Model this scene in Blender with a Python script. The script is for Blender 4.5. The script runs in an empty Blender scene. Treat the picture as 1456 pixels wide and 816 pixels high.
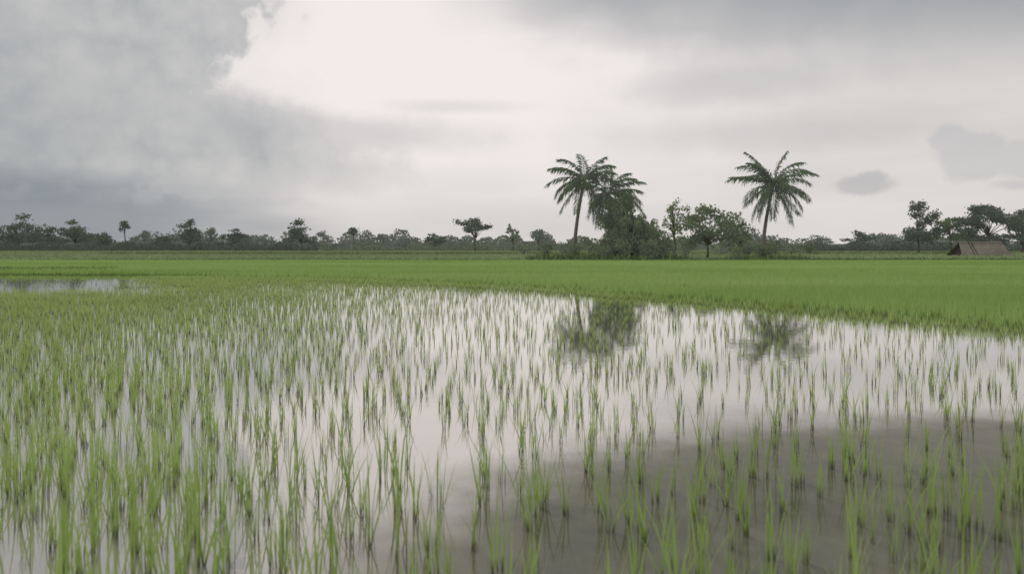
import bpy, math
import numpy as np
from mathutils import Vector
rng = np.random.default_rng(11)
F = 1143.0; H = 1.3; HY = 358.0
scene = bpy.context.scene
COL = scene.collection
def wx(px, D): return (px - 728.0) / F * D
def dep(py): return F * H / (py - HY)
def wz(py, D): return H + (HY - py) / F * D

# ------------------------------------------------------------ node helper
class S:
    def __init__(s, nt, sock): s.nt, s.k = nt, sock
    def _m(s, op, a, b=None, c=None, clamp=False):
        n = s.nt.nodes.new('ShaderNodeMath'); n.operation = op; n.use_clamp = clamp
        for i, v in enumerate((a, b, c)):
            if v is None: continue
            if isinstance(v, S): s.nt.links.new(v.k, n.inputs[i])
            else: n.inputs[i].default_value = v
        return S(s.nt, n.outputs[0])
    def __add__(s, o): return s._m('ADD', s, o)
    __radd__ = __add__
    def __mul__(s, o): return s._m('MULTIPLY', s, o)
    __rmul__ = __mul__
    def __sub__(s, o): return s._m('SUBTRACT', s, o)
    def __rsub__(s, o): return s._m('SUBTRACT', o, s)
    def __truediv__(s, o): return s._m('DIVIDE', s, o)
    def sqrt(s): return s._m('SQRT', s)
    def abs(s): return s._m('ABSOLUTE', s)
    def max(s, o): return s._m('MAXIMUM', s, o)
    def min(s, o): return s._m('MINIMUM', s, o)
    def sat(s): return s._m('ADD', s, 0.0, clamp=True)
    def step(s, a, b):
        n = s.nt.nodes.new('ShaderNodeMapRange'); n.interpolation_type = 'SMOOTHSTEP'
        lo, hi, f, t = (a, b, 0.0, 1.0) if a < b else (b, a, 1.0, 0.0)
        s.nt.links.new(s.k, n.inputs[0])
        for i, v in enumerate((lo, hi, f, t)): n.inputs[i + 1].default_value = v
        return S(s.nt, n.outputs[0])
def mixc(nt, fac, a, b):
    n = nt.nodes.new('ShaderNodeMix'); n.data_type = 'RGBA'
    for i, v in ((0, fac), (6, a), (7, b)):
        if isinstance(v, S): nt.links.new(v.k, n.inputs[i])
        elif isinstance(v, (int, float)): n.inputs[i].default_value = v
        else: n.inputs[i].default_value = (*v, 1.0)
    return S(nt, n.outputs[2])
def noise(nt, vec, scale, detail=5, rough=0.55, mul=(1, 1, 1)):
    mp = nt.nodes.new('ShaderNodeMapping'); mp.inputs['Scale'].default_value = mul
    nt.links.new(vec, mp.inputs[0])
    n = nt.nodes.new('ShaderNodeTexNoise'); n.inputs['Scale'].default_value = scale
    n.inputs['Detail'].default_value = detail; n.inputs['Roughness'].default_value = rough
    nt.links.new(mp.outputs[0], n.inputs['Vector'])
    return S(nt, n.outputs[0])

# ------------------------------------------------------------ world
SUN_EL, SUN_AZ = 52.0, -25.0
w = bpy.data.worlds.new("World"); scene.world = w; w.use_nodes = True
nt = w.node_tree; nt.nodes.clear()
out = nt.nodes.new('ShaderNodeOutputWorld'); bg = nt.nodes.new('ShaderNodeBackground')
nt.links.new(bg.outputs[0], out.inputs[0])
sky = nt.nodes.new('ShaderNodeTexSky'); sky.sky_type = 'NISHITA'; sky.sun_disc = False
sky.sun_elevation = math.radians(SUN_EL); sky.sun_rotation = math.radians(SUN_AZ)
tc = nt.nodes.new('ShaderNodeTexCoord'); G = tc.outputs['Generated']
sp = nt.nodes.new('ShaderNodeSeparateXYZ'); nt.links.new(G, sp.inputs[0])
sx, sy, sz = (S(nt, sp.outputs[i]) for i in range(3))
az = sx._m('ARCTAN2', sx, sy) * 57.2958
el = sz._m('ARCSINE', sz) * 57.2958
n1 = noise(nt, G, 5.0, 4, 0.55) - 0.5
n2 = noise(nt, G, 12.0, 6, 0.62, (1, 1, 1.3)) - 0.5
n3 = noise(nt, G, 4.0, 4, 0.55, (1, 1, 5.0)) - 0.5
n4 = noise(nt, G, 28.0, 4, 0.6) - 0.5
bil = .22 - (noise(nt, G, 11.0, 2, 0.5) - 0.5).abs() * 1.3 - (noise(nt, G, 27.0, 3, 0.5) - 0.5).abs() * .9 + n2 * .35
def blob(px, py, rx, ry, soft=0.1, amp=1.0, ns=None):
    a0 = math.atan((px - 728) / F); e0 = math.atan((HY - py) / F * math.cos(a0))
    ra = math.degrees(rx / F) * math.cos(a0) ** 2; re = math.degrees(ry / F) * math.cos(a0)
    u = (az - math.degrees(a0)) / ra; v = (el - math.degrees(e0)) / re
    d = (u * u + v * v).sqrt() + (n2 if ns is None else ns) * amp
    return d.step(1 + soft, 1 - soft)
def sr(*c): return tuple(((x / 255 + .055) / 1.055) ** 2.4 for x in c)
base = mixc(nt, (n3 * 2.2 + 0.5).sat(), sr(212, 207, 204), sr(227, 222, 219))
bright = blob(600, 70, 430, 230, 0.55, 0.9, n1)
c = mixc(nt, bright, base, sr(245, 237, 234))
veil = (el + az * 0.13 + n1 * 6.0 + n3 * 4).step(13.0, 19.0)
veil = veil * az.step(-8, 5)
c = mixc(nt, veil * 0.95, c, mixc(nt, (n3 * 2.2 + 0.5).sat(), sr(158, 161, 164), sr(182, 182, 183)))
c = mixc(nt, blob(640, 152, 90, 9, 0.7, 1.4) * 0.35, c, sr(196, 192, 192))
c = mixc(nt, blob(1050, 118, 150, 26, 0.7, 1.4) * 0.55, c, sr(186, 184, 185))
c = mixc(nt, blob(1090, 190, 230, 22, 0.8, 1.6) * 0.4, c, sr(192, 190, 190))
c = mixc(nt, blob(510, 190, 160, 26, 0.7, 1.2) * 0.6, c, sr(192, 189, 189))
# left cumulus mass
m = blob(130, -50, 310, 150, 0.08, 1.0, bil)
m = m.max(blob(60, 80, 300, 130, 0.12, .9, bil)).max(blob(30, 170, 405, 115, 0.12, 1.0, bil)).max(blob(290, 200, 150, 70, 0.4, 1.1)).max(blob(330, 235, 200, 40, 0.6, 1.2))
inner = (n1 * 2.4 + bil * 1.4 + n2 * 1.0 + 0.55).sat()
cum = mixc(nt, inner, sr(197, 196, 194), sr(158, 163, 166))
c = mixc(nt, m * 0.93, c, cum)
c = mixc(nt, blob(350, 0, 80, 70, 0.8, 1.2, bil) * 0.45, c, sr(208, 204, 203))
c = mixc(nt, blob(280, 170, 140, 70, 0.9, 1.2, bil) * 0.45, c, sr(206, 203, 201))
c = mixc(nt, blob(30, 150, 150, 100, 0.9, 1.2) * 0.35, c, sr(150, 155, 158))
c = mixc(nt, blob(420, 258, 200, 24, 0.8, 1.0) * 0.5, c, sr(210, 206, 205))
low = blob(30, 316, 430, 56, 0.55, 0.9, n3)
c = mixc(nt, low * 0.92, c, sr(122, 132, 141))
c = mixc(nt, blob(520, 322, 420, 40, 0.8, 0.8, n3) * 0.35, c, sr(186, 187, 190))
sm = blob(1225, 263, 38, 12, 0.4, 1.8, n4).max(blob(1238, 254, 20, 10, 0.4, 1.8, n4))
c = mixc(nt, sm * 0.55, c, sr(170, 171, 174))
m2 = blob(1385, 220, 64, 38, 0.2, 1.3, bil).max(blob(1350, 200, 26, 20, 0.3, 1.6, n4)).max(blob(1460, 225, 60, 34, 0.2, 1.3, bil)).max(blob(1450, 262, 40, 8, 0.5, 1.6, n4))
c = mixc(nt, m2 * 0.42, c, sr(180, 181, 184))
c = mixc(nt, el.step(19, 40) * 0.7, c, mixc(nt, (n1 * 3 + .5).sat(), sr(165, 164, 166), sr(208, 204, 203)))
sv = nt.nodes.new('ShaderNodeVectorMath'); sv.operation = 'SCALE'; sv.inputs[3].default_value = 0.09
nt.links.new(sky.outputs[0], sv.inputs[0])
fin = mixc(nt, 0.04, c, S(nt, sv.outputs[0]))
nt.links.new(fin.k, bg.inputs[0]); bg.inputs[1].default_value = 1.0

sun = bpy.data.lights.new('sun', 'SUN'); sun.energy = 1.2; sun.angle = math.radians(18); sun.color = (1, .96, .9)
so = bpy.data.objects.new('sun', sun); COL.objects.link(so)
d = Vector((math.sin(math.radians(SUN_AZ)) * math.cos(math.radians(SUN_EL)), math.cos(math.radians(SUN_AZ)) * math.cos(math.radians(SUN_EL)), math.sin(math.radians(SUN_EL))))
so.rotation_euler = d.to_track_quat('Z', 'Y').to_euler()

# ------------------------------------------------------------ materials
def leafmat(name, c1, c2, stem=None, stemz=0.08, trans=0.3, nscale=0.25, spec=False, c3=None, mul=(1, 1, 1), isl=.55, haze=0.0):
    m = bpy.data.materials.new(name); m.use_nodes = True; nt = m.node_tree; nt.nodes.clear()
    o = nt.nodes.new('ShaderNodeOutputMaterial')
    g = nt.nodes.new('ShaderNodeNewGeometry')
    r = S(nt, g.outputs['Random Per Island'])
    nn = noise(nt, g.outputs['Position'], nscale, 3, 0.6, mul)
    f = (r * isl + (nn - 0.5) * 2.4 + .5 - isl * .5).sat()
    col = mixc(nt, f, c1, c2)
    if c3: col = mixc(nt, r.step(0.92, 0.96), col, c3)
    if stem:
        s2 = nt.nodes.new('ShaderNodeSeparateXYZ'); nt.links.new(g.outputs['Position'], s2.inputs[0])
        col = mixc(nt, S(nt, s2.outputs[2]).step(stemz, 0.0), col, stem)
    if spec:
        df = nt.nodes.new('ShaderNodeBsdfPrincipled'); df.inputs['Roughness'].default_value = .5
        df.inputs['Specular IOR Level'].default_value = 0.3
    else: df = nt.nodes.new('ShaderNodeBsdfDiffuse')
    nt.links.new(col.k, df.inputs[0]); last = df.outputs[0]
    if trans > 0:
        tr = nt.nodes.new('ShaderNodeBsdfTranslucent'); mx = nt.nodes.new('ShaderNodeMixShader'); mx.inputs[0].default_value = trans
        nt.links.new(col.k, tr.inputs[0])
        nt.links.new(last, mx.inputs[1]); nt.links.new(tr.outputs[0], mx.inputs[2]); last = mx.outputs[0]
    if haze > 0:      # distance haze put into the material as a faint constant glow
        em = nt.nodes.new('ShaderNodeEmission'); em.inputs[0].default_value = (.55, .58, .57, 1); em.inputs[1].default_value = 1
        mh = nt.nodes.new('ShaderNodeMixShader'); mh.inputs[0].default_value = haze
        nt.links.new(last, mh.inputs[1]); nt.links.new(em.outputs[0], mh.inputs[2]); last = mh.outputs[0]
    nt.links.new(last, o.inputs[0])
    return m
def plainmat(name, c1, c2, scale=4, rough=0.9, mul=(1, 1, 1), bump=0.3):
    m = bpy.data.materials.new(name); m.use_nodes = True; nt = m.node_tree
    b = nt.nodes['Principled BSDF']; b.inputs['Roughness'].default_value = rough; b.inputs['Specular IOR Level'].default_value = 0.1
    t = nt.nodes.new('ShaderNodeTexCoord')
    n = noise(nt, t.outputs['Object'], scale, 6, 0.6, mul)
    col = mixc(nt, (n * 2.4 - 0.7).sat(), c1, c2); nt.links.new(col.k, b.inputs['Base Color'])
    bp = nt.nodes.new('ShaderNodeBump'); bp.inputs['Strength'].default_value = bump
    nt.links.new(n.k, bp.inputs['Height']); nt.links.new(bp.outputs[0], b.inputs['Normal'])
    return m
M = {}
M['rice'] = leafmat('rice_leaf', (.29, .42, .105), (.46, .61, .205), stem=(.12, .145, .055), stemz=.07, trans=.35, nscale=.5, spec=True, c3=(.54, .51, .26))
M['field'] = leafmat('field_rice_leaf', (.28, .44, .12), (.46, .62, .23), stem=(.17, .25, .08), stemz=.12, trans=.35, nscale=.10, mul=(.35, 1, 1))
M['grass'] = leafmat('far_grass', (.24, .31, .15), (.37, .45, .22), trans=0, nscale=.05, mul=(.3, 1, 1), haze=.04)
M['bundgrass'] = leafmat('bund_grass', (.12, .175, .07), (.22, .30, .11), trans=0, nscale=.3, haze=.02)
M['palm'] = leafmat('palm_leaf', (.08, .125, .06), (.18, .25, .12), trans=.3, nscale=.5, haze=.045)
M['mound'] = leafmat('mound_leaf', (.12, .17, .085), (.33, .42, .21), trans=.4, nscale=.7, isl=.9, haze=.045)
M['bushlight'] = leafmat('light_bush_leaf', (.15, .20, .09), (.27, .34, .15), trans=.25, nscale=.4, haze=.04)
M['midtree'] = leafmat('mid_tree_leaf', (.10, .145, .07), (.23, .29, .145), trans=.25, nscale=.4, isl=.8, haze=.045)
M['far'] = leafmat('far_leaf', (.11, .14, .10), (.22, .255, .18), trans=0, nscale=.10, haze=.085)  # base greens also greyed and lifted for distance haze
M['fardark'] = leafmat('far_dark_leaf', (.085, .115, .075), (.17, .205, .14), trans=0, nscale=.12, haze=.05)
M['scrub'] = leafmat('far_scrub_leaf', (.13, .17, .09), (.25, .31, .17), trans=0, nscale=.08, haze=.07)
M['bark'] = plainmat('bark', (.12, .11, .10), (.24, .22, .20), 3)
M['palmbark'] = plainmat('palm_bark', (.17, .16, .14), (.31, .29, .26), 2, mul=(1, 1, 5))
M['thatch'] = plainmat('thatch', (.22, .195, .16), (.39, .35, .295), 3, mul=(6, 1, 1), bump=.8)
M['thatchstraw'] = leafmat('thatch_straw', (.24, .21, .172), (.42, .375, .315), trans=0, nscale=1.2, haze=.03)
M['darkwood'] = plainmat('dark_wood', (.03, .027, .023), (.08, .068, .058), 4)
# ground
m = bpy.data.materials.new('ground_soil_and_grass'); m.use_nodes = True; nt = m.node_tree
b = nt.nodes['Principled BSDF']; b.inputs['Roughness'].default_value = .95; b.inputs['Specular IOR Level'].default_value = 0.05
g = nt.nodes.new('ShaderNodeNewGeometry'); P = g.outputs['Position']
s2 = nt.nodes.new('ShaderNodeSeparateXYZ'); nt.links.new(P, s2.inputs[0])
na = noise(nt, P, .03, 6, .6, (1, .35, 1)); nb = noise(nt, P, .8, 5, .6)
gr = mixc(nt, (na * 3 - 1.0).sat(), (.15, .21, .08), (.27, .34, .13))
gr = mixc(nt, (nb * 2 - .7).sat() * 0.5, gr, (.13, .17, .07))
mud = mixc(nt, nb, (.06, .05, .035), (.13, .11, .08))
col = mixc(nt, S(nt, s2.outputs[2]).step(-.02, .06), mud, gr); nt.links.new(col.k, b.inputs['Base Color'])
M['ground'] = m
# water
m = bpy.data.materials.new('silty_paddy_water'); m.use_nodes = True; nt = m.node_tree; nt.nodes.clear()
o = nt.nodes.new('ShaderNodeOutputMaterial'); g = nt.nodes.new('ShaderNodeNewGeometry'); P = g.outputs['Position']
s2 = nt.nodes.new('ShaderNodeSeparateXYZ'); nt.links.new(P, s2.inputs[0]); X, Y = S(nt, s2.outputs[0]), S(nt, s2.outputs[1])
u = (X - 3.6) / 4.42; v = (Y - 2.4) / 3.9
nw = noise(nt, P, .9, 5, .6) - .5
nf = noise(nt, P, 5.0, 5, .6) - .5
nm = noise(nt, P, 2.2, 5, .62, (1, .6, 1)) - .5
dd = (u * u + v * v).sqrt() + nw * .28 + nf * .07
bank = dd.step(1.17, .86)  # bank mask: dark cloud reflection painted into the water colour, not mud
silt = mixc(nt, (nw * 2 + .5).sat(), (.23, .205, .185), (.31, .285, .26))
refl_dk = mixc(nt, (nm * 2.8 + nf + .5).sat(), (.074, .074, .050), (.155, .152, .108))  # tones of the painted cloud reflection, olive-brown from turbid water
col = mixc(nt, bank, silt, refl_dk)
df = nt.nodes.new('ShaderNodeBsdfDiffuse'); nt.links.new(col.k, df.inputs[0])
gl = nt.nodes.new('ShaderNodeBsdfGlossy'); gl.inputs['Roughness'].default_value = .01; gl.inputs[0].default_value = (.97, .96, .94, 1)
rip = noise(nt, P, 7.0, 3, .5, (1, 1.6, 1)); rip2 = noise(nt, P, 1.1, 3, .5)
bp = nt.nodes.new('ShaderNodeBump'); bp.inputs['Strength'].default_value = .010; bp.inputs['Distance'].default_value = .05
hsum = rip + rip2 * 2.0; nt.links.new(hsum.k, bp.inputs['Height']); nt.links.new(bp.outputs[0], gl.inputs['Normal'])
fr = nt.nodes.new('ShaderNodeFresnel'); fr.inputs[0].default_value = 1.33
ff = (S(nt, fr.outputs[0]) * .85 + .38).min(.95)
ff = ff * (1.0 - bank * (.73 + nm * .3))  # real gloss reduced inside the painted reflection
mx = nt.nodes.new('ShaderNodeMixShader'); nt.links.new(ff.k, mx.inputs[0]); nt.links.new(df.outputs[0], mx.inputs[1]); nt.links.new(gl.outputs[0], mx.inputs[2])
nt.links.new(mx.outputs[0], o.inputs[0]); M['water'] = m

# ------------------------------------------------------------ mesh helpers
def raw_mesh(name, V, Fc, mat, smooth=False):
    V = np.asarray(V, dtype=np.float32); Fc = np.asarray(Fc, dtype=np.int32)
    me = bpy.data.meshes.new(name); me.vertices.add(len(V)); me.vertices.foreach_set('co', V.ravel())
    k = Fc.shape[1]; me.loops.add(Fc.size); me.loops.foreach_set('vertex_index', Fc.ravel())
    me.polygons.add(len(Fc)); me.polygons.foreach_set('loop_start', np.arange(0, Fc.size, k, dtype=np.int32))
    me.update(calc_edges=True); me.materials.append(mat)
    if smooth: me.polygons.foreach_set('use_smooth', np.ones(len(Fc), dtype=bool))
    return me
def link(name, me, parent=None, **kw):
    o = bpy.data.objects.new(name, me); COL.objects.link(o)
    if parent: o.parent = parent
    for k, v in kw.items(): o[k] = v
    return o
def empty(name, loc, label, cat, group=None):
    o = bpy.data.objects.new(name, None); COL.objects.link(o); o.location = loc; o['label'] = label; o['category'] = cat
    if group: o['group'] = group
    return o
def tufts(K, nb, L, wd, lean, curve, r0, ns):
    T = []; faces = []
    vb = 2 * ns + 1
    for k in range(K):
        vs = []
        for b_ in range(nb):
            ph = rng.uniform(0, 2 * math.pi); l = rng.uniform(*L); le = abs(rng.normal(0, 1)) * lean; cu = rng.uniform(0, 1) ** 2 * curve
            w0 = rng.uniform(*wd); bx, by = rng.normal(0, r0, 2); tw = ph + math.pi / 2 + rng.normal(0, .6)
            for i in range(ns + 1):
                t = i / ns
                rr = l * (le * t + cu * t * t); z = l * t * (1 - .35 * cu * t * t) / math.sqrt(1 + le * le) - .01
                cx, cy = bx + rr * math.cos(ph), by + rr * math.sin(ph)
                if i == ns: vs.append((cx, cy, z))
                else:
                    ww = w0 * .5 * (0.7 + .6 * t if t < .4 else (1 - t) * 1.5 + .04)
                    vs.append((cx + ww * math.cos(tw), cy + ww * math.sin(tw), z)); vs.append((cx - ww * math.cos(tw), cy - ww * math.sin(tw), z))
        T.append(vs)
    for b_ in range(nb):
        o_ = b_ * vb
        for i in range(ns - 1):
            a = o_ + 2 * i; faces += [(a, a + 1, a + 3), (a, a + 3, a + 2)]
        a = o_ + 2 * (ns - 1); faces.append((a, a + 1, a + 2))
    return np.array(T), np.array(faces)
def scatter(name, pos, T, Fc, mat, smin=.8, smax=1.15, scale=None, **kw):
    n = len(pos); pos = np.asarray(pos)
    k = rng.integers(0, len(T), n); a = rng.uniform(0, 2 * math.pi, n)
    s = rng.uniform(smin, smax, n) if scale is None else np.asarray(scale) * rng.uniform(smin, smax, n)
    V = T[k]; ca, sa = np.cos(a)[:, None], np.sin(a)[:, None]
    O = np.empty_like(V)
    O[:, :, 0] = (V[:, :, 0] * ca - V[:, :, 1] * sa) * s[:, None] + pos[:, 0:1]
    O[:, :, 1] = (V[:, :, 0] * sa + V[:, :, 1] * ca) * s[:, None] + pos[:, 1:2]
    O[:, :, 2] = V[:, :, 2] * s[:, None] + pos[:, 2:3]
    FF = (Fc[None] + (np.arange(n) * V.shape[1])[:, None, None]).reshape(-1, 3)
    return link(name, raw_mesh(name, O.reshape(-1, 3), FF, mat), **kw)
def tube(path, rad, seg=7):
    V = []; Q = []
    path = [Vector(p) for p in path]
    for i, p in enumerate(path):
        t = (path[min(i + 1, len(path) - 1)] - path[max(i - 1, 0)]).normalized()
        a = t.cross(Vector((0, 1, 0.01))); a.normalize(); b_ = t.cross(a)
        for j in range(seg):
            q = 2 * math.pi * j / seg
            V.append(tuple(p + (a * math.cos(q) + b_ * math.sin(q)) * rad[i]))
    for i in range(len(path) - 1):
        for j in range(seg):
            Q.append((i * seg + j, i * seg + (j + 1) % seg, (i + 1) * seg + (j + 1) % seg, (i + 1) * seg + j))
    return V, Q
def merge(parts):
    V = []; Q = []
    for v, q in parts:
        o_ = len(V); V += list(v); Q += [tuple(i + o_ for i in f) for f in q]
    return V, Q
def crown(clumps, n, size, elong=1.8, droop=0.0, shell=.45):
    cl = np.array(clumps, dtype=float); vol = (cl[:, 3] * cl[:, 4] * cl[:, 5]) ** .75; pr = vol / vol.sum()
    k = rng.choice(len(cl), n, p=pr)
    dv = rng.normal(size=(n, 3)); dv /= np.linalg.norm(dv, axis=1)[:, None]
    r = rng.uniform(0, 1, n) ** shell
    lump = 1 + .22 * np.sin(dv[:, 0] * 7 + k * 1.7) * np.sin(dv[:, 2] * 6 + k) + .15 * np.sin(dv[:, 1] * 11 + k * 2.3)
    P_ = cl[k, :3] + dv * cl[k, 3:6] * (r * lump)[:, None]
    a = rng.normal(size=(n, 3)) + dv * .6; a[:, 2] -= droop * 3; a /= np.linalg.norm(a, axis=1)[:, None]
    b_ = np.cross(a, rng.normal(size=(n, 3))); b_ /= np.linalg.norm(b_, axis=1)[:, None]
    s = size * rng.uniform(.55, 1.25, n)[:, None]
    V = np.stack([P_ - a * s * .5, P_ + b_ * s / elong * .5, P_ + a * s * .5, P_ - b_ * s / elong * .5], 1).reshape(-1, 3)
    return V, np.arange(4 * n).reshape(-1, 4)

# ------------------------------------------------------------ ground and water
def gz(y, x=0):
    return float(np.interp(y, [-1e4, 99, 103, 108, 300, 1e5], [-.08, -.08, .16, .12, 1.95, 1.95]))
ys = [-400, -60, 0, 50, 99, 101, 103, 105, 108, 120, 140, 170, 200, 240, 300, 400, 800, 4000]
xs = [-4000, -800, -300, -150, -80, -40, -20, 0, 20, 40, 80, 150, 300, 800, 4000]
V = [(x, y, gz(y)) for y in ys for x in xs]; nx = len(xs)
Q = [(j * nx + i, j * nx + i + 1, (j + 1) * nx + i + 1, (j + 1) * nx + i) for j in range(len(ys) - 1) for i in range(nx - 1)]
link('ground', raw_mesh('ground', V, Q, M['ground']), kind='structure')
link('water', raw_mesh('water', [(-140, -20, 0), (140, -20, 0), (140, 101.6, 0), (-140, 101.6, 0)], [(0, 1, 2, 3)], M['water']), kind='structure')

# ------------------------------------------------------------ rice
edge_px = [(-300, 389), (0, 391), (240, 392), (330, 395), (500, 399), (700, 408), (900, 423), (1100, 440), (1456, 474), (1800, 505)]
ex = []; ey = []
for px, py in edge_px:
    D = dep(py); ex.append(wx(px, D)); ey.append(D)
o_ = np.argsort(ex); ex = np.array(ex)[o_]; ey = np.array(ey)[o_]
def sstep(a, b, x):
    t = np.clip((x - a) / (b - a), 0, 1); return t * t * (3 - 2 * t)
def grid(sp, x0, x1, y0, y1, jit=.42):
    gx, gy = np.meshgrid(np.arange(x0, x1, sp), np.arange(y0, y1, sp))
    gx = gx.ravel() + rng.uniform(-jit, jit, gx.size) * sp; gy = gy.ravel() + rng.uniform(-jit, jit, gy.size) * sp
    m_ = np.abs(gx) < .64 * gy * 1.06 + 2.2
    return gx[m_], gy[m_]
def lownoise(x, y, s=1.0):
    return (np.sin(x * 1.3 * s + 1.7 * np.sin(y * .9 * s)) + np.sin(y * 1.7 * s + 2.1 * np.sin(x * .8 * s + 1)) + np.sin((x + y) * 2.9 * s)) / 3
def edgeY(x): return np.interp(x, ex, ey) + .5 * lownoise(x, x * .6, .9)
gx, gy = grid(.133, -30, 26, 2.3, 40)
px = 728 + F * gx / gy; py = HY + F * H / gy
left = 1 - sstep(80, 780, px)
p = .25 + .34 * left
p *= 1 - .22 * sstep(7, 16, gy) * (1 - .95 * left)
p = p + .32 * left * sstep(7.5, 17, gy)
p = np.where((px > 860) & (py < 620), p * (1 - .20 * sstep(860, 1150, px)), p)
p = np.where((py > 600) & (px > 700), p * 1.1, p)
p = p + .08 * sstep(4.6, 3.4, gy)
p *= 1 + .42 * lownoise(gx, gy, 1.2)
lead = (1 - sstep(150, 300, px + 70 * lownoise(gx, gy, .6))) * sstep(23.0, 26.0, gy + 1.8 * lownoise(gx, gy, .9))
p = p * (1 - .955 * lead)
p = np.where((px >= 180) & (gy > 24), np.maximum(p, (1 - lead) * .28), p)
eY = edgeY(gx)
wd_ = 3.0 + 4.0 * (1 - sstep(500, 1100, px))
fringe = sstep(-1, 0, (gy - eY) / wd_) ** 1.2
p = np.maximum(p, np.where((px > 420), fringe * .75, fringe * .45 * (px > 210)))
p = np.where(gy > eY, 0, p)
keep = rng.uniform(0, 1, gx.size) < p
gx, gy, px, py, left = gx[keep], gy[keep], px[keep], py[keep], left[keep]
dist = np.hypot(gx, gy)
sc = .68 + .12 * left + .36 * sstep(6.2, 3.6, gy) - .03 * sstep(9, 14, gy) + .08 * lownoise(gx, gy, .7) + .25 * sstep(-3.5, 0, gy - edgeY(gx))
inview = (px > -20) & (px < 1476) & (gy > 2.75)
order = np.argsort(np.where(inview, dist, 1e9))
ind = order[:300]; rest = np.ones(gx.size, bool); rest[ind] = False
TN, FN = tufts(20, 7, (.16, .38), (.005, .0105), .115, .26, .013, 5)
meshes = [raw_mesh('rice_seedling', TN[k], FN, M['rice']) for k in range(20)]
def dark(x, y): return ((x - 3.6) / 4.42) ** 2 + ((y - 2.4) / 3.9) ** 2 < 1
for i in ind:
    k = int(rng.integers(0, 20)); o = link('rice_seedling', meshes[k])
    o.location = (gx[i], gy[i], 0); s = sc[i] * rng.uniform(.7, 1.2)
    o.scale = (s, s, s); o.rotation_euler = (0, 0, rng.uniform(0, 6.28))
    if dark(gx[i], gy[i]): l, g_ = 'green rice clump standing in the dark brown water at lower right', 'rice clumps in the dark brown water'
    elif px[i] < 420: l, g_ = 'green rice clump in the thick stand at the lower left corner', 'rice clumps in the thick stand at lower left'
    else: l, g_ = 'thin green rice clump in pale sky reflecting water at bottom centre', 'rice clumps in the pale water at bottom centre'
    o['label'] = l; o['group'] = g_; o['category'] = 'rice plant'
nearm = rest & (gy < 9)
scatter('rice_stand', np.c_[gx, gy, gx * 0][nearm], TN, FN, M['rice'], .75, 1.2, sc[nearm], kind='stuff', label='young rice clumps standing in the near shallow water beyond the nearest ones', category='rice')
TM, FM = tufts(18, 5, (.17, .34), (.0065, .011), .10, .24, .014, 3)
midm = rest & (gy >= 9)
scatter('rice_stand', np.c_[gx, gy, gx * 0][midm], TM, FM, M['rice'], .75, 1.2, sc[midm], kind='stuff', label='thinning young rice reaching across the pale water to the dense field', category='rice')
# dense field
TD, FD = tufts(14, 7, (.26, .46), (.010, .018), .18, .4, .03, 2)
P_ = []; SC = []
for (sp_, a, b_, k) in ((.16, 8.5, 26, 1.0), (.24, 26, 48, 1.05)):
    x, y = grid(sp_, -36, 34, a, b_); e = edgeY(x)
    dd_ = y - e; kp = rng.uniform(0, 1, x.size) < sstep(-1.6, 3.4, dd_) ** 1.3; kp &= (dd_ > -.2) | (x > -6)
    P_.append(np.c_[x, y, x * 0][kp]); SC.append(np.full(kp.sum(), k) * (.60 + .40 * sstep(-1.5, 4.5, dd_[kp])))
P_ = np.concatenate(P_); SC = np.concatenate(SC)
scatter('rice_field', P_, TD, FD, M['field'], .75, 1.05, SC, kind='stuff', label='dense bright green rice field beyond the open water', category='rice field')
TF, FF_ = tufts(14, 9, (.30, .46), (.03, .05), .3, .4, .12, 2)
x, y = grid(.46, -70, 70, 44, 99.5); kp = y > edgeY(x)
scatter('rice_field', np.c_[x, y, x * 0][kp], TF, FF_, M['field'], .9, 1.05, kind='stuff', label='far part of the bright green rice field, a flat band below the trees', category='rice field')
TG, FG = tufts(10, 9, (.25, .5), (.06, .11), .5, .4, .4, 2)
x, y = grid(1.5, -200, 200, 108, 300)
scatter('meadow_grass', np.array([(a, b_, gz(b_) - .05) for a, b_ in zip(x, y)]), TG, FG, M['grass'], .7, 1.1, kind='stuff', label='pale green meadow between the rice field and the tree line', category='grass')
def bund(x0, x1, y0, y1, n):
    X_ = x0 + (x1 - x0) * rng.uniform(0, 1, n); Y_ = y0 + (y1 - y0) * rng.uniform(0, 1, n)
    return np.array([(a, b_, max(gz(b_), 0) - .03) for a, b_ in zip(X_, Y_)])
scatter('bund_grass', bund(3, 75, 99.5, 102.5, 1500), TG, FG, M['bundgrass'], .8, 1.5, kind='stuff', label='dark rough grass along the bank behind the rice field at right', category='grass')
scatter('bund_grass', bund(3.5, 21, 99.5, 105, 420), TG, FG, M['bundgrass'], 1.4, 3.0, kind='stuff', label='tall dark grass around the foot of the left palms', category='grass')
scatter('bund_grass', bund(29, 37, 99.5, 106, 160), TG, FG, M['bundgrass'], 1.2, 2.4, kind='stuff', label='tall dark grass around the foot of the right palm', category='grass')
scatter('bund_grass', bund(-42, -25, 50, 51.2, 700), TF, FF_, M['bundgrass'], .9, 1.2, kind='stuff', label='thin dark grass line across the rice field at far left', category='grass')
scatter('bund_grass', bund(-60, 8, 99.5, 101.5, 900), TF, FF_, M['bundgrass'], .9, 1.5, kind='stuff', label='faint darker grass line at the back of the rice field left of the palms', category='grass')
scatter('bund_grass', bund(-90, 110, 176, 179, 1500), TG, FG, M['bundgrass'], .8, 1.7, kind='stuff', label='thin dark grass line across the far meadow', category='grass')

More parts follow.
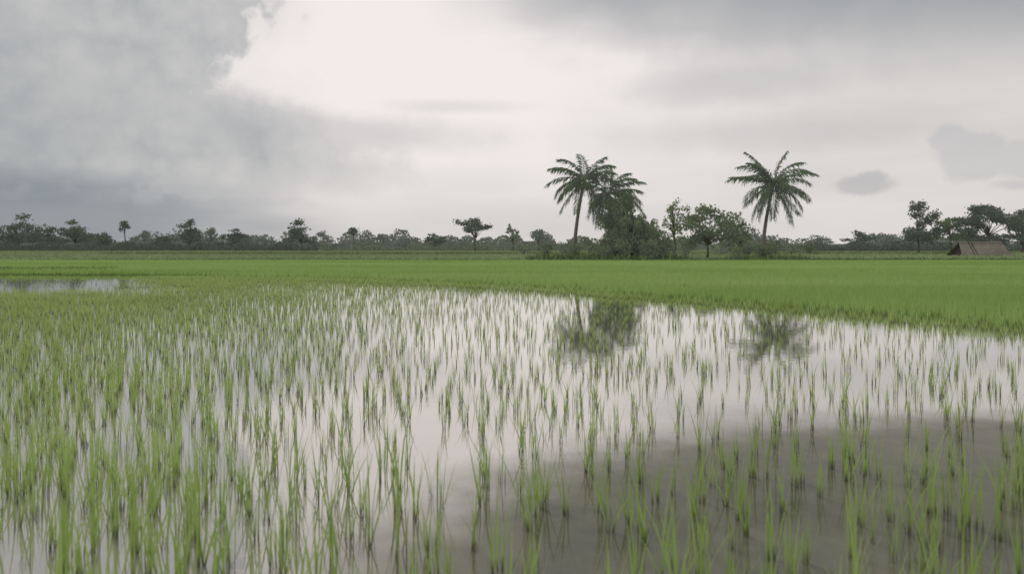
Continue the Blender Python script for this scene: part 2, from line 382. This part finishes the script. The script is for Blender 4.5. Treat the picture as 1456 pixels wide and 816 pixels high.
# ------------------------------------------------------------ broad-leaved trees
def tree(name, label, px, top, wpx, D, style='round', mat='far', dens=1.0, leaf=.5, group=None, cat='tree', base=None, seed=0):
    r = np.random.default_rng(seed + int(px))
    X_ = wx(px, D); zb = gz(D) if base is None else base
    h = wz(top, D) - zb; W = wpx / F * D * .5
    root = empty(name, (X_, D, zb), label, cat, group)
    cl = []
    if style == 'round':
        for i in range(17):
            a = r.uniform(0, 6.28); q = r.uniform(.05, .74) * W; top_ = .88 - .42 * (q / W) ** 1.6
            cl.append((q * math.cos(a), q * math.sin(a), h * r.uniform(.24, top_), W * r.uniform(.22, .40), W * r.uniform(.26, .40), h * r.uniform(.07, .14)))
        cl.append((r.uniform(-.2, .2) * W, 0, h * .87, W * .3, W * .3, h * .11))
    elif style == 'umbrella':
        for i in range(18):
            a = r.uniform(0, 6.28); q = r.uniform(.12, .85) * W
            cl.append((q * math.cos(a), q * math.sin(a), h * (.93 - .20 * (q / W) ** 2 - r.uniform(0, .34)), W * r.uniform(.2, .34), W * r.uniform(.2, .35), h * r.uniform(.05, .10)))
    elif style == 'lollipop':
        for i in range(7):
            cl.append((r.uniform(-.5, .5) * W, r.uniform(-.4, .4) * W, h * r.uniform(.66, .9), W * r.uniform(.4, .65), W * .55, h * r.uniform(.06, .10)))
    elif style == 'open':
        for i in range(20):
            a = r.uniform(0, 6.28); q = r.uniform(.1, .8) * W
            cl.append((q * math.cos(a), q * math.sin(a), h * r.uniform(.34, .95 - .25 * q / W), W * r.uniform(.2, .36), W * r.uniform(.2, .36), h * r.uniform(.05, .10)))
    elif style == 'bush':
        for i in range(9):
            a = r.uniform(0, 6.28); q = r.uniform(0, .6) * W
            cl.append((q * math.cos(a), q * math.sin(a), h * r.uniform(.12, .72), W * r.uniform(.3, .5), W * r.uniform(.3, .45), h * r.uniform(.18, .27)))
    area = sum(c_[3] * c_[5] * 3.1 for c_ in cl)
    n = int(np.clip(area * 9.0 / (leaf * leaf * .3) * .22 * dens, 200, 9000))
    V, Q = crown(cl, n, leaf, 1.6, 0, .6)
    V[:, 2] = np.maximum(V[:, 2], 0.02)
    fork = h * (.36 if style in ('umbrella', 'open') else (.25 if style == 'round' else .55))
    if style == 'bush': fork = h * .15
    rt = max(.018 * h, .08)
    parts = [tube([(0, 0, -.2), (.02 * h * r.normal(), 0, fork * .5), (0, 0, fork)], [rt * 1.5, rt * 1.1, rt * .9])]
    for c_ in cl:
        mid = (c_[0] * .45, c_[1] * .45, fork + (c_[2] - fork) * .6)
        parts.append(tube([(0, 0, fork * .95), mid, c_[:3]], [rt * .55, rt * .35, rt * .1], 5))
    v, q = merge(parts)
    link('trunk', raw_mesh('trunk', v, q, M['bark'], True), root)
    link('crown', raw_mesh('crown', V, Q, M[mat]), root)
    return root
T_ = [
 ('broadleaf_tree', 'big dark rounded tree at the far left end of the tree line', 26, 302, 78, 270, 'round', 'fardark'),
 ('broadleaf_tree', 'lower dark tree second from the left end of the tree line', 70, 320, 60, 280, 'round', 'fardark'),
 ('broadleaf_tree', 'broad dark tree third from the left end of the tree line', 107, 311, 70, 272, 'round', 'fardark'),
 ('broadleaf_tree', 'low dark tree fourth from the left end of the tree line', 145, 329, 50, 285, 'round', 'fardark'),
 ('slender_tree', 'thin trunked tree with small round crown under the dark cloud at left', 177, 312, 20, 280, 'lollipop', 'fardark'),
 ('broadleaf_tree', 'small bushy tree just right of the thin lollipop tree at left', 205, 327, 46, 290, 'round', 'far'),
 ('broadleaf_tree', 'low wide tree left of the tall rounded one in the left tree line', 238, 333, 50, 290, 'round', 'fardark'),
 ('broadleaf_tree', 'tall rounded tree left of centre in the left tree line', 270, 309, 52, 275, 'round', 'fardark'),
 ('broadleaf_tree', 'narrow tree beside the tall rounded one in the left tree line', 301, 321, 26, 285, 'round', 'far'),
 ('broadleaf_tree', 'low broad tree between the narrow tree and the layered one', 334, 324, 54, 290, 'round', 'fardark'),
 ('broadleaf_tree', 'low grey green tree in a dip of the left tree line', 376, 333, 48, 290, 'round', 'far'),
 ('broadleaf_tree', 'tall tree with layered crown standing out of the left tree line', 428, 309, 54, 275, 'round', 'fardark'),
 ('broadleaf_tree', 'shorter tree touching the layered crown tree on its right', 457, 327, 38, 285, 'round', 'far'),
 ('slender_tree', 'small isolated tree with flat round top left of picture centre', 503, 322, 22, 285, 'lollipop', 'fardark'),
 ('slender_tree', 'very small isolated round tree between flat topped tree and picture centre', 545, 330, 22, 285, 'lollipop', 'far'),
 ('broadleaf_tree', 'low wide tree left of the rounded one near picture centre', 580, 338, 46, 290, 'round', 'far'),
 ('broadleaf_tree', 'low rounded tree left of the spreading umbrella tree', 618, 331, 44, 285, 'round', 'fardark'),
 ('umbrella_tree', 'spreading flat topped tree with bare trunk left of the palms', 676, 305, 68, 245, 'umbrella', 'fardark'),
 ('slender_tree', 'spindly pale tree just right of the spreading flat topped tree', 729, 317, 24, 245, 'open', 'scrub'),
 ('broadleaf_tree', 'small open tree close to the left of the palms', 766, 325, 46, 250, 'round', 'far'),
 ('broadleaf_tree', 'distant rounded tree between right palm and dark tree at right', 1222, 326, 52, 285, 'round', 'fardark'),
 ('broadleaf_tree', 'low distant tree to the right of the right palm', 1166, 333, 56, 290, 'round', 'far'),
 ('broadleaf_tree', 'low wide distant tree left of the dense dark upright tree', 1266, 336, 56, 290, 'round', 'far'),
 ('broadleaf_tree', 'dense dark upright tree left of the thatched hut', 1305, 284, 74, 190, 'round', 'fardark'),
 ('broadleaf_tree', 'lighter tree directly behind the thatched hut', 1352, 304, 60, 200, 'open', 'midtree'),
 ('umbrella_tree', 'wide spreading tree behind the right side of the hut', 1405, 287, 118, 195, 'umbrella', 'fardark'),
 ('broadleaf_tree', 'low rounded tree at the right edge of the view', 1452, 296, 76, 205, 'round', 'fardark'),
 ('broadleaf_tree', 'low dark tree filling the gap behind the hut roof', 1385, 318, 90, 215, 'round', 'fardark'),
]
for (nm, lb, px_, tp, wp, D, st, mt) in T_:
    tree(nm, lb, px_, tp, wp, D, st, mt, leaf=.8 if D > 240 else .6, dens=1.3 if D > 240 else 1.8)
tree('broadleaf_tree', 'sparse open tree with visible trunk right of the drooping leafy mound', 958, 272, 50, 128, 'open', 'bushlight', .5, .42)
tree('broadleaf_tree', 'leafy tree with forked trunk halfway between mound and right palm', 1006, 287, 112, 124, 'round', 'midtree', 1.3, .46, seed=4)
tree('broadleaf_tree', 'ragged tree directly behind the left side of the right palm', 1050, 299, 60, 132, 'round', 'midtree', .8, .45)
def woodline(name, x0, x1, D, zb, hf, n, leaf, mat, dspread, label, cat):
    n0 = int((x1 - x0) / 1.2); xs_ = np.linspace(x0, x1, n0); V = []; Q = []
    rows = [(-1.0, -.1), (-.8, .45), (-.2, .68), (.3, .68), (1, -.1)]
    for (dy, kz) in rows:
        for x_ in xs_:
            V.append((x_, D + dy * dspread * .6 + rng.normal(0, .3), zb + hf(x_) * kz * (1 + rng.normal(0, .10))))
    for j in range(len(rows) - 1):
        for i in range(n0 - 1): a_ = j * n0 + i; Q.append((a_, a_ + 1, a_ + n0 + 1, a_ + n0))
    core = (V, Q)
    tx = rng.uniform(x0, x1, n); hh = hf(tx)
    C_ = np.c_[tx, D + rng.uniform(-1, 1, n) * dspread, zb + hh * rng.uniform(0, 1.12, n) ** .75]
    a = rng.normal(size=(n, 3)); a /= np.linalg.norm(a, axis=1)[:, None]; b_ = np.cross(a, rng.normal(size=(n, 3))); b_ /= np.linalg.norm(b_, axis=1)[:, None]
    s = leaf * rng.uniform(.5, 1.3, n)[:, None]
    V2 = np.stack([C_ - a * s * .5, C_ + b_ * s * .32, C_ + a * s * .5, C_ - b_ * s * .32], 1).reshape(-1, 3)
    VV = np.concatenate([np.array(core[0]), V2]); QQ = np.concatenate([np.array(core[1]), np.arange(4 * n).reshape(-1, 4) + len(core[0])])
    link(name, raw_mesh(name, VV, QQ, M[mat]), kind='stuff', label=label, category=cat)
def crowns_profile(seed, x0, x1, n, base_, lo, hi, rlo, rhi):
    r = np.random.default_rng(seed); cx = r.uniform(x0, x1, n); ch = r.uniform(lo, hi, n) * r.uniform(.5, 1, n); cr = r.uniform(rlo, rhi, n)
    def f(x):
        x = np.asarray(x, dtype=float); q = 1 - ((x[..., None] - cx) / cr) ** 2
        return np.maximum(base_, (np.sqrt(np.clip(q, 0, 1)) * ch).max(-1) + base_ * .5)
    return f
pf = crowns_profile(5, -240, 240, 110, 2.2, 2.5, 7.4, 2.0, 5.5)
def hfar(x): return pf(x) * np.where(np.asarray(x) < -100, 1.35, np.where(np.asarray(x) < -60, 1.1, 1.0))
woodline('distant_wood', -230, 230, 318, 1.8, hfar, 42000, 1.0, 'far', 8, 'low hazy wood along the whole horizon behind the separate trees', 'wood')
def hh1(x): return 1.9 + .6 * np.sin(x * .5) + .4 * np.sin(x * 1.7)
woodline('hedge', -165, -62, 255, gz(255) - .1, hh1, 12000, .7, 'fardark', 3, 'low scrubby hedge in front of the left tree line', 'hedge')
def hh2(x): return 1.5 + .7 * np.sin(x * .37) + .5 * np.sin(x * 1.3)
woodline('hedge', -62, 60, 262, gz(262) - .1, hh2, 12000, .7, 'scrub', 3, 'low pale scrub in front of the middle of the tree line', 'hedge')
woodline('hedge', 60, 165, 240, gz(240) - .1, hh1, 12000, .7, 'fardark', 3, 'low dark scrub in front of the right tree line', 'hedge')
bs = [(778, 341, 40, 150), (805, 338, 34, 160), (842, 332, 40, 150), (975, 334, 50, 150), (1025, 339, 48, 160), (1092, 333, 46, 150), (1125, 338, 44, 165), (1066, 338, 36, 150), (1152, 343, 44, 170), (745, 344, 36, 165)]
pos_ = ['left of the left palm trunk', 'directly behind the left palm trunk', 'between left palm trunk and leafy mound', 'just right of the leafy mound', 'under the forked leafy tree', 'directly behind the right palm trunk', 'first to the right of the right palm', 'just left of the right palm trunk', 'second to the right of the right palm', 'farthest left of the palm group']
for (px_, tp, wp, D), ps in zip(bs, pos_):
    tree('scrub_bush', 'low scrubby bush ' + ps, px_, tp, wp, D, 'bush', 'scrub' if px_ % 2 else 'midtree', .6, .5, cat='bush')
tree('shrub', 'small light green shrub on the bank in front of the right palm', 1050, 345, 36, 100.5, 'bush', 'bushlight', .5, .26, cat='bush', base=.05)
tree('shrub', 'low shrub at the foot of the right palm trunk', 1086, 341, 52, 104, 'bush', 'midtree', .5, .3, cat='bush')
tree('shrub', 'low shrub at the foot of the left palm trunk', 818, 343, 40, 105, 'bush', 'midtree', .5, .3, cat='bush')

# big drooping bush: dome of leaf clumps plus arching sprays
def mound(label, px_, D, specs, mat):
    r = np.random.default_rng(21)
    root = empty('drooping_bush', (wx(px_, D), D, gz(D)), label, 'bush')
    VS = []; stems = []
    for (x0, hgt, sp, n) in specs:
        for i in range(n):
            a = r.uniform(0, 6.28); reach = sp * r.uniform(.35, 1); hh = hgt * r.uniform(.55, 1.05)
            pts = []
            for t in np.linspace(0, 1, 9):
                rr = reach * t ** 1.3; z = hh * (1 - (1 - min(t / .7, 1)) ** 2) - (hh * .75 * max(0, t - .6) / .4 * (.5 + reach / sp * .5))
                pts.append(Vector((x0 + .25 * math.cos(a) + rr * math.cos(a), .25 * math.sin(a) + rr * math.sin(a) * .8, max(z, .05))))
            stems.append(tube(pts, [.045 - .004 * k for k in range(9)], 4))
            for k in range(26):
                t = r.uniform(.12, 1) ** .8 * 8; i0 = min(int(t), 7); p_ = pts[i0].lerp(pts[i0 + 1], t - i0)
                p_ = p_ + Vector(r.normal(0, .12, 3)); d_ = Vector((r.normal(0, .5) + .4 * math.cos(a), r.normal(0, .5) + .4 * math.sin(a), -r.uniform(.2, 1.3))).normalized()
                s_ = d_.cross(Vector(r.normal(0, 1, 3))).normalized(); l = r.uniform(.45, 1.0)
                VS += [p_, p_ + d_ * l * .45 + s_ * .09, p_ + d_ * l, p_ + d_ * l * .45 - s_ * .09]
    cl = []
    for i in range(46):
        a = r.uniform(0, 6.28); e = math.asin(r.uniform(0, 1)); k = r.uniform(.66, .98)
        cl.append((4.5 * k * math.cos(a) * math.cos(e) + .3, 3.2 * k * math.sin(a) * math.cos(e), .5 + 5.2 * k * math.sin(e), r.uniform(.55, 1.15), r.uniform(.6, 1.1), r.uniform(.5, .95)))
    for i in range(16):
        cl.append((r.normal(-1.8, .9), r.normal(-.4, .8), r.uniform(4.6, 8.2), r.uniform(.6, 1.0), r.uniform(.6, 1.0), r.uniform(.5, .9)))
    V2, Q2 = crown(cl, 9500, .52, 2.6, .35, .6)
    V = np.concatenate([np.array([tuple(v_) for v_ in VS]), V2]); V[:, 2] = np.maximum(V[:, 2], .02)
    v, q = merge(stems)
    link('stem', raw_mesh('stem', v, q, M['bark'], True), root); link('foliage', raw_mesh('foliage', V, np.arange(len(V)).reshape(-1, 4), M[mat]), root)
mound('rounded mound of drooping green foliage right of the left palms', 898, 103,
      [(0, 6.6, 3.2, 26), (-2.1, 5.4, 2.6, 20), (2.3, 5.4, 3.0, 24), (.8, 4.0, 4.2, 20), (3.7, 3.6, 2.2, 14), (-3.2, 3.0, 2.2, 14)], 'mound')
tree('broadleaf_tree', 'leafy tree rising between the left palms and the drooping mound', 880, 266, 76, 106, 'round', 'mound', 1.2, .42, seed=2)

# ------------------------------------------------------------ palms
def frond(L, phi, th0, bend, r, ll=1.38):
    n = 34; ds = L / n; p = Vector((0, 0, 0)); pts = []; dirs = []
    sidew = r.normal(0, .25)
    for i in range(n + 1):
        t = i / n; th = th0 - bend * t ** 1.4; ph = phi + sidew * t
        d_ = Vector((math.cos(ph) * math.cos(th), math.sin(ph) * math.cos(th), math.sin(th)))
        pts.append(p.copy()); dirs.append(d_); p = p + d_ * ds
    V, Q = tube(pts[::4], [.055 * (1 - .8 * k / 8) for k in range(len(pts[::4]))], 4)
    for i in range(3, n + 1):
        t = i / n; d_ = dirs[i]
        side = d_.cross(Vector((0, 0, 1))); side.normalize(); up = side.cross(d_)
        l = ll * (math.sin(math.pi * min(1, .22 + .70 * t)) ** .7) * r.uniform(.6, 1.15) + .12
        for sg in (-1, 1):
            for sub in (0, .5):
                if r.uniform() < .06: continue
                b0 = pts[i] - d_ * ds * sub
                dr = (side * sg * .7 + d_ * (.6 + .55 * t) + up * r.uniform(-.3, .35)).normalized()
                m1 = b0 + dr * l * .5 + Vector((0, 0, -.11 * l)); e = b0 + dr * l * .92 + Vector((0, 0, -l * r.uniform(.2, .7)))
                wv = d_ * .075
                o_ = len(V); V += [tuple(b0), tuple(m1 + wv), tuple(e), tuple(m1 - wv)]; Q.append((o_, o_ + 1, o_ + 2, o_ + 3))
    return V, Q
def palm(label, px_base, px_top, py_top, D, spec, seed, L=5.6, r0=.24):
    r = np.random.default_rng(seed); zb = gz(D)
    root = empty('coconut_palm', (wx(px_base, D), D, zb), label, 'palm tree')
    tx_ = wx(px_top, D) - wx(px_base, D); hz = wz(py_top, D) - zb
    pth = [(tx_ * (t ** 1.6), .15 * math.sin(t * 3), hz * t - .2 * (t == 0)) for t in np.linspace(0, 1, 30)]
    rad = [r0 * (1.35 - .25 * min(t * 6, 1) - .4 * t) * (1 + .05 * (i % 2)) for i, t in enumerate(np.linspace(0, 1, 30))]
    v, q = tube(pth, rad, 9); link('trunk', raw_mesh('trunk', v, q, M['palmbark'], True), root)
    for (phi, th, bd, k) in spec:
        v, q = frond(L * k * r.uniform(.86, 1.06), math.radians(phi + r.normal(0, 8)), math.radians(th + r.normal(0, 5)), math.radians(bd * .88 + r.normal(0, 12)), r)
        o = link('frond', raw_mesh('frond', v, q, M['palm']), root); o.location = pth[-1]
    return root
right = [(15, 80, 46, .9), (165, 66, 54, .95), (15, 60, 66, .95), (195, 52, 76, .98), (-12, 42, 62, 1.03), (172, 32, 54, 1.05), (8, 22, 52, 1.05), (186, 12, 52, 1.02), (-8, 2, 56, 1.0),
         (195, -14, 52, 1.0), (-20, -22, 46, 1.0), (225, -34, 40, .98), (310, -42, 36, 1.0), (270, 30, 92, .9), (90, 35, 85, .95), (60, 10, 75, .95), (120, 5, 78, .95), (330, 48, 80, 1.0), (215, 58, 82, .95), (160, -38, 40, .98), (20, -42, 40, 1.0), (245, 0, 80, .9), (255, -50, 35, .9), (200, 30, 75, 1.0), (290, -10, 60, .9), (0, -50, 30, .95), (190, -52, 30, .9), (140, 55, 70, .95), (40, 35, 70, .95)]
palm('tall single coconut palm with feathery star shaped crown at right', 1084, 1100, 262, 105, right, 3, 5.8)
l1 = [(100, 74, 55, .88), (160, 62, 70, .95), (40, 60, 74, .9), (190, 42, 66, .98), (175, 20, 56, 1.04), (200, 2, 60, .98), (215, -22, 56, .95), (-10, 35, 82, .95), (0, 10, 76, .9), (250, -44, 40, .9), (300, -40, 50, .88), (270, 25, 95, .85), (100, 20, 85, .9), (150, -14, 64, .92), (-30, -40, 40, .88), (340, 56, 80, .9), (180, 55, 80, .95), (185, -48, 35, .88), (240, 10, 80, .85), (20, 45, 85, .9)]
palm('coconut palm with long drooping fronds and bare lower trunk, the left of a pair', 816, 831, 256, 106, l1, 5, 5.6)
l2 = [(70, 78, 45, .95), (150, 60, 78, .85), (30, 60, 80, .9), (-5, 40, 76, .95), (8, 12, 76, 1.0), (-12, -10, 68, .95), (180, 35, 82, .8), (195, 5, 80, .8), (240, -25, 60, .9), (300, -35, 50, .9), (270, 20, 95, .8), (100, 15, 90, .8), (-20, -40, 40, .9), (220, -45, 35, .85), (320, 10, 80, .9), (15, -30, 50, .9), (340, 60, 70, .9), (-15, 25, 60, .9), (290, -55, 25, .9), (-30, -50, 30, .95), (210, -20, 60, .85)]
palm('shorter coconut palm half hidden by leaves, the right of a pair', 874, 864, 276, 104.5, l2, 9, 5.4)

# ------------------------------------------------------------ hut
D = 150; zb = gz(D)
hut = empty('thatched_hut', (wx(1391, D), D, zb), 'low brown thatched hut with long flat ridge and dark left gable end', 'hut'); hut.rotation_euler = (0, 0, math.radians(4)); hut.scale = (.95, .95, .93)
Lh, Wd, Hh = 4.6, 2.5, 2.7
IL, IR = 1.05, .2
def rx(u, t):
    a = -Lh - .45 + IL * t; b_ = Lh + .35 - IR * t
    return a + (b_ - a) * u
def slope(sg):
    nx_, nz_ = 36, 8; V = []; Q = []
    for j in range(nz_ + 1):
        t = j / nz_
        for i in range(nx_ + 1):
            sag = .10 * math.sin(i / nx_ * math.pi) * t
            V.append((rx(i / nx_, t), sg * Wd * (1 - t) * (1 + .06 * math.sin(t * 3.1)), .12 + (Hh - .12) * t - sag + rng.normal(0, .035)))
    for j in range(nz_):
        for i in range(nx_): a = j * (nx_ + 1) + i; Q.append((a, a + 1, a + nx_ + 2, a + nx_ + 1))
    return V, Q
roof = link('roof', raw_mesh('roof', *slope(-1), M['thatch']), hut)
link('roof', raw_mesh('roof', *slope(1), M['thatch']), hut)
n = 2800
tt = rng.uniform(-.02, .97, n); uu = rng.uniform(0, 1, n); xx = -Lh - .45 + IL * tt; xx = xx + (Lh + .35 - IR * tt - xx) * uu
C_ = np.c_[xx, -Wd * (1 - tt) * (1 + .06 * np.sin(tt * 3.1)) - .05, .12 + (Hh - .12) * tt + .03 - .1 * np.sin(uu * 3.14) * tt]
dn = np.array([0, -Wd, -Hh]); dn = dn / np.linalg.norm(dn)
a = dn + rng.normal(0, .12, (n, 3)); s = rng.uniform(.25, .55, n)[:, None]; b_ = np.array([.035, 0, 0])
V = np.stack([C_ - b_, C_ + b_, C_ + a * s + b_ * .5, C_ + a * s - b_ * .5], 1).reshape(-1, 3)
link('straw', raw_mesh('straw', V, np.arange(4 * n).reshape(-1, 4), M['thatchstraw']), roof)
v, q = tube([(rx(i / 10, 1), 0, Hh + .03 - .10 * math.sin(i / 10 * math.pi) + .03 * (i % 2)) for i in range(11)], [.16] * 11, 7)
link('ridge_cap', raw_mesh('ridge_cap', v, q, M['thatch'], True), roof)
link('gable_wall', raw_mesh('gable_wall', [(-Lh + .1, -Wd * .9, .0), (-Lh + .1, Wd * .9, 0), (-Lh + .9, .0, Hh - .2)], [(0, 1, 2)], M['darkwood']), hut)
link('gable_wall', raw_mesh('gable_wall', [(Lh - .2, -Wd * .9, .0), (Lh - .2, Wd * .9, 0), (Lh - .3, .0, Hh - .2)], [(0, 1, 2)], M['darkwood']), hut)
for (x_, y_) in ((-Lh - .1, -Wd + .25), (-Lh - .1, Wd - .25), (-Lh + .4, 0)):
    hgt = 2.0 if y_ == 0 else .5
    v, q = tube([(x_, y_, -.2), (x_ + .02, y_, hgt * .5), (x_ + (.4 if y_ == 0 else 0), y_, hgt)], [.08, .07, .06], 6); link('post', raw_mesh('post', v, q, M['darkwood'], True), hut)
for x_ in (-2.3, -1.7):
    v, q = tube([(x_ + .15, -.05, Hh + .12), (x_, -Wd * .5, Hh * .53 + .16), (x_ - .1, -Wd * 1.02, .2)], [.06, .06, .06], 5); link('roof_pole', raw_mesh('roof_pole', v, q, M['darkwood'], True), hut)

# ------------------------------------------------------------ camera
cam = bpy.data.cameras.new('camera'); co = bpy.data.objects.new('camera', cam); COL.objects.link(co)
co.location = (0, 0, H); co.rotation_euler = (math.radians(90), 0, 0)
cam.sensor_width = 36; cam.lens = 36 * F / 1456; cam.shift_y = -50 / 1456; cam.clip_end = 9000
cam.dof.use_dof = True; cam.dof.focus_distance = 12; cam.dof.aperture_fstop = 2.2
scene.camera = co
scene.view_settings.view_transform = 'Standard'; scene.view_settings.look = 'None'; scene.view_settings.exposure = 0
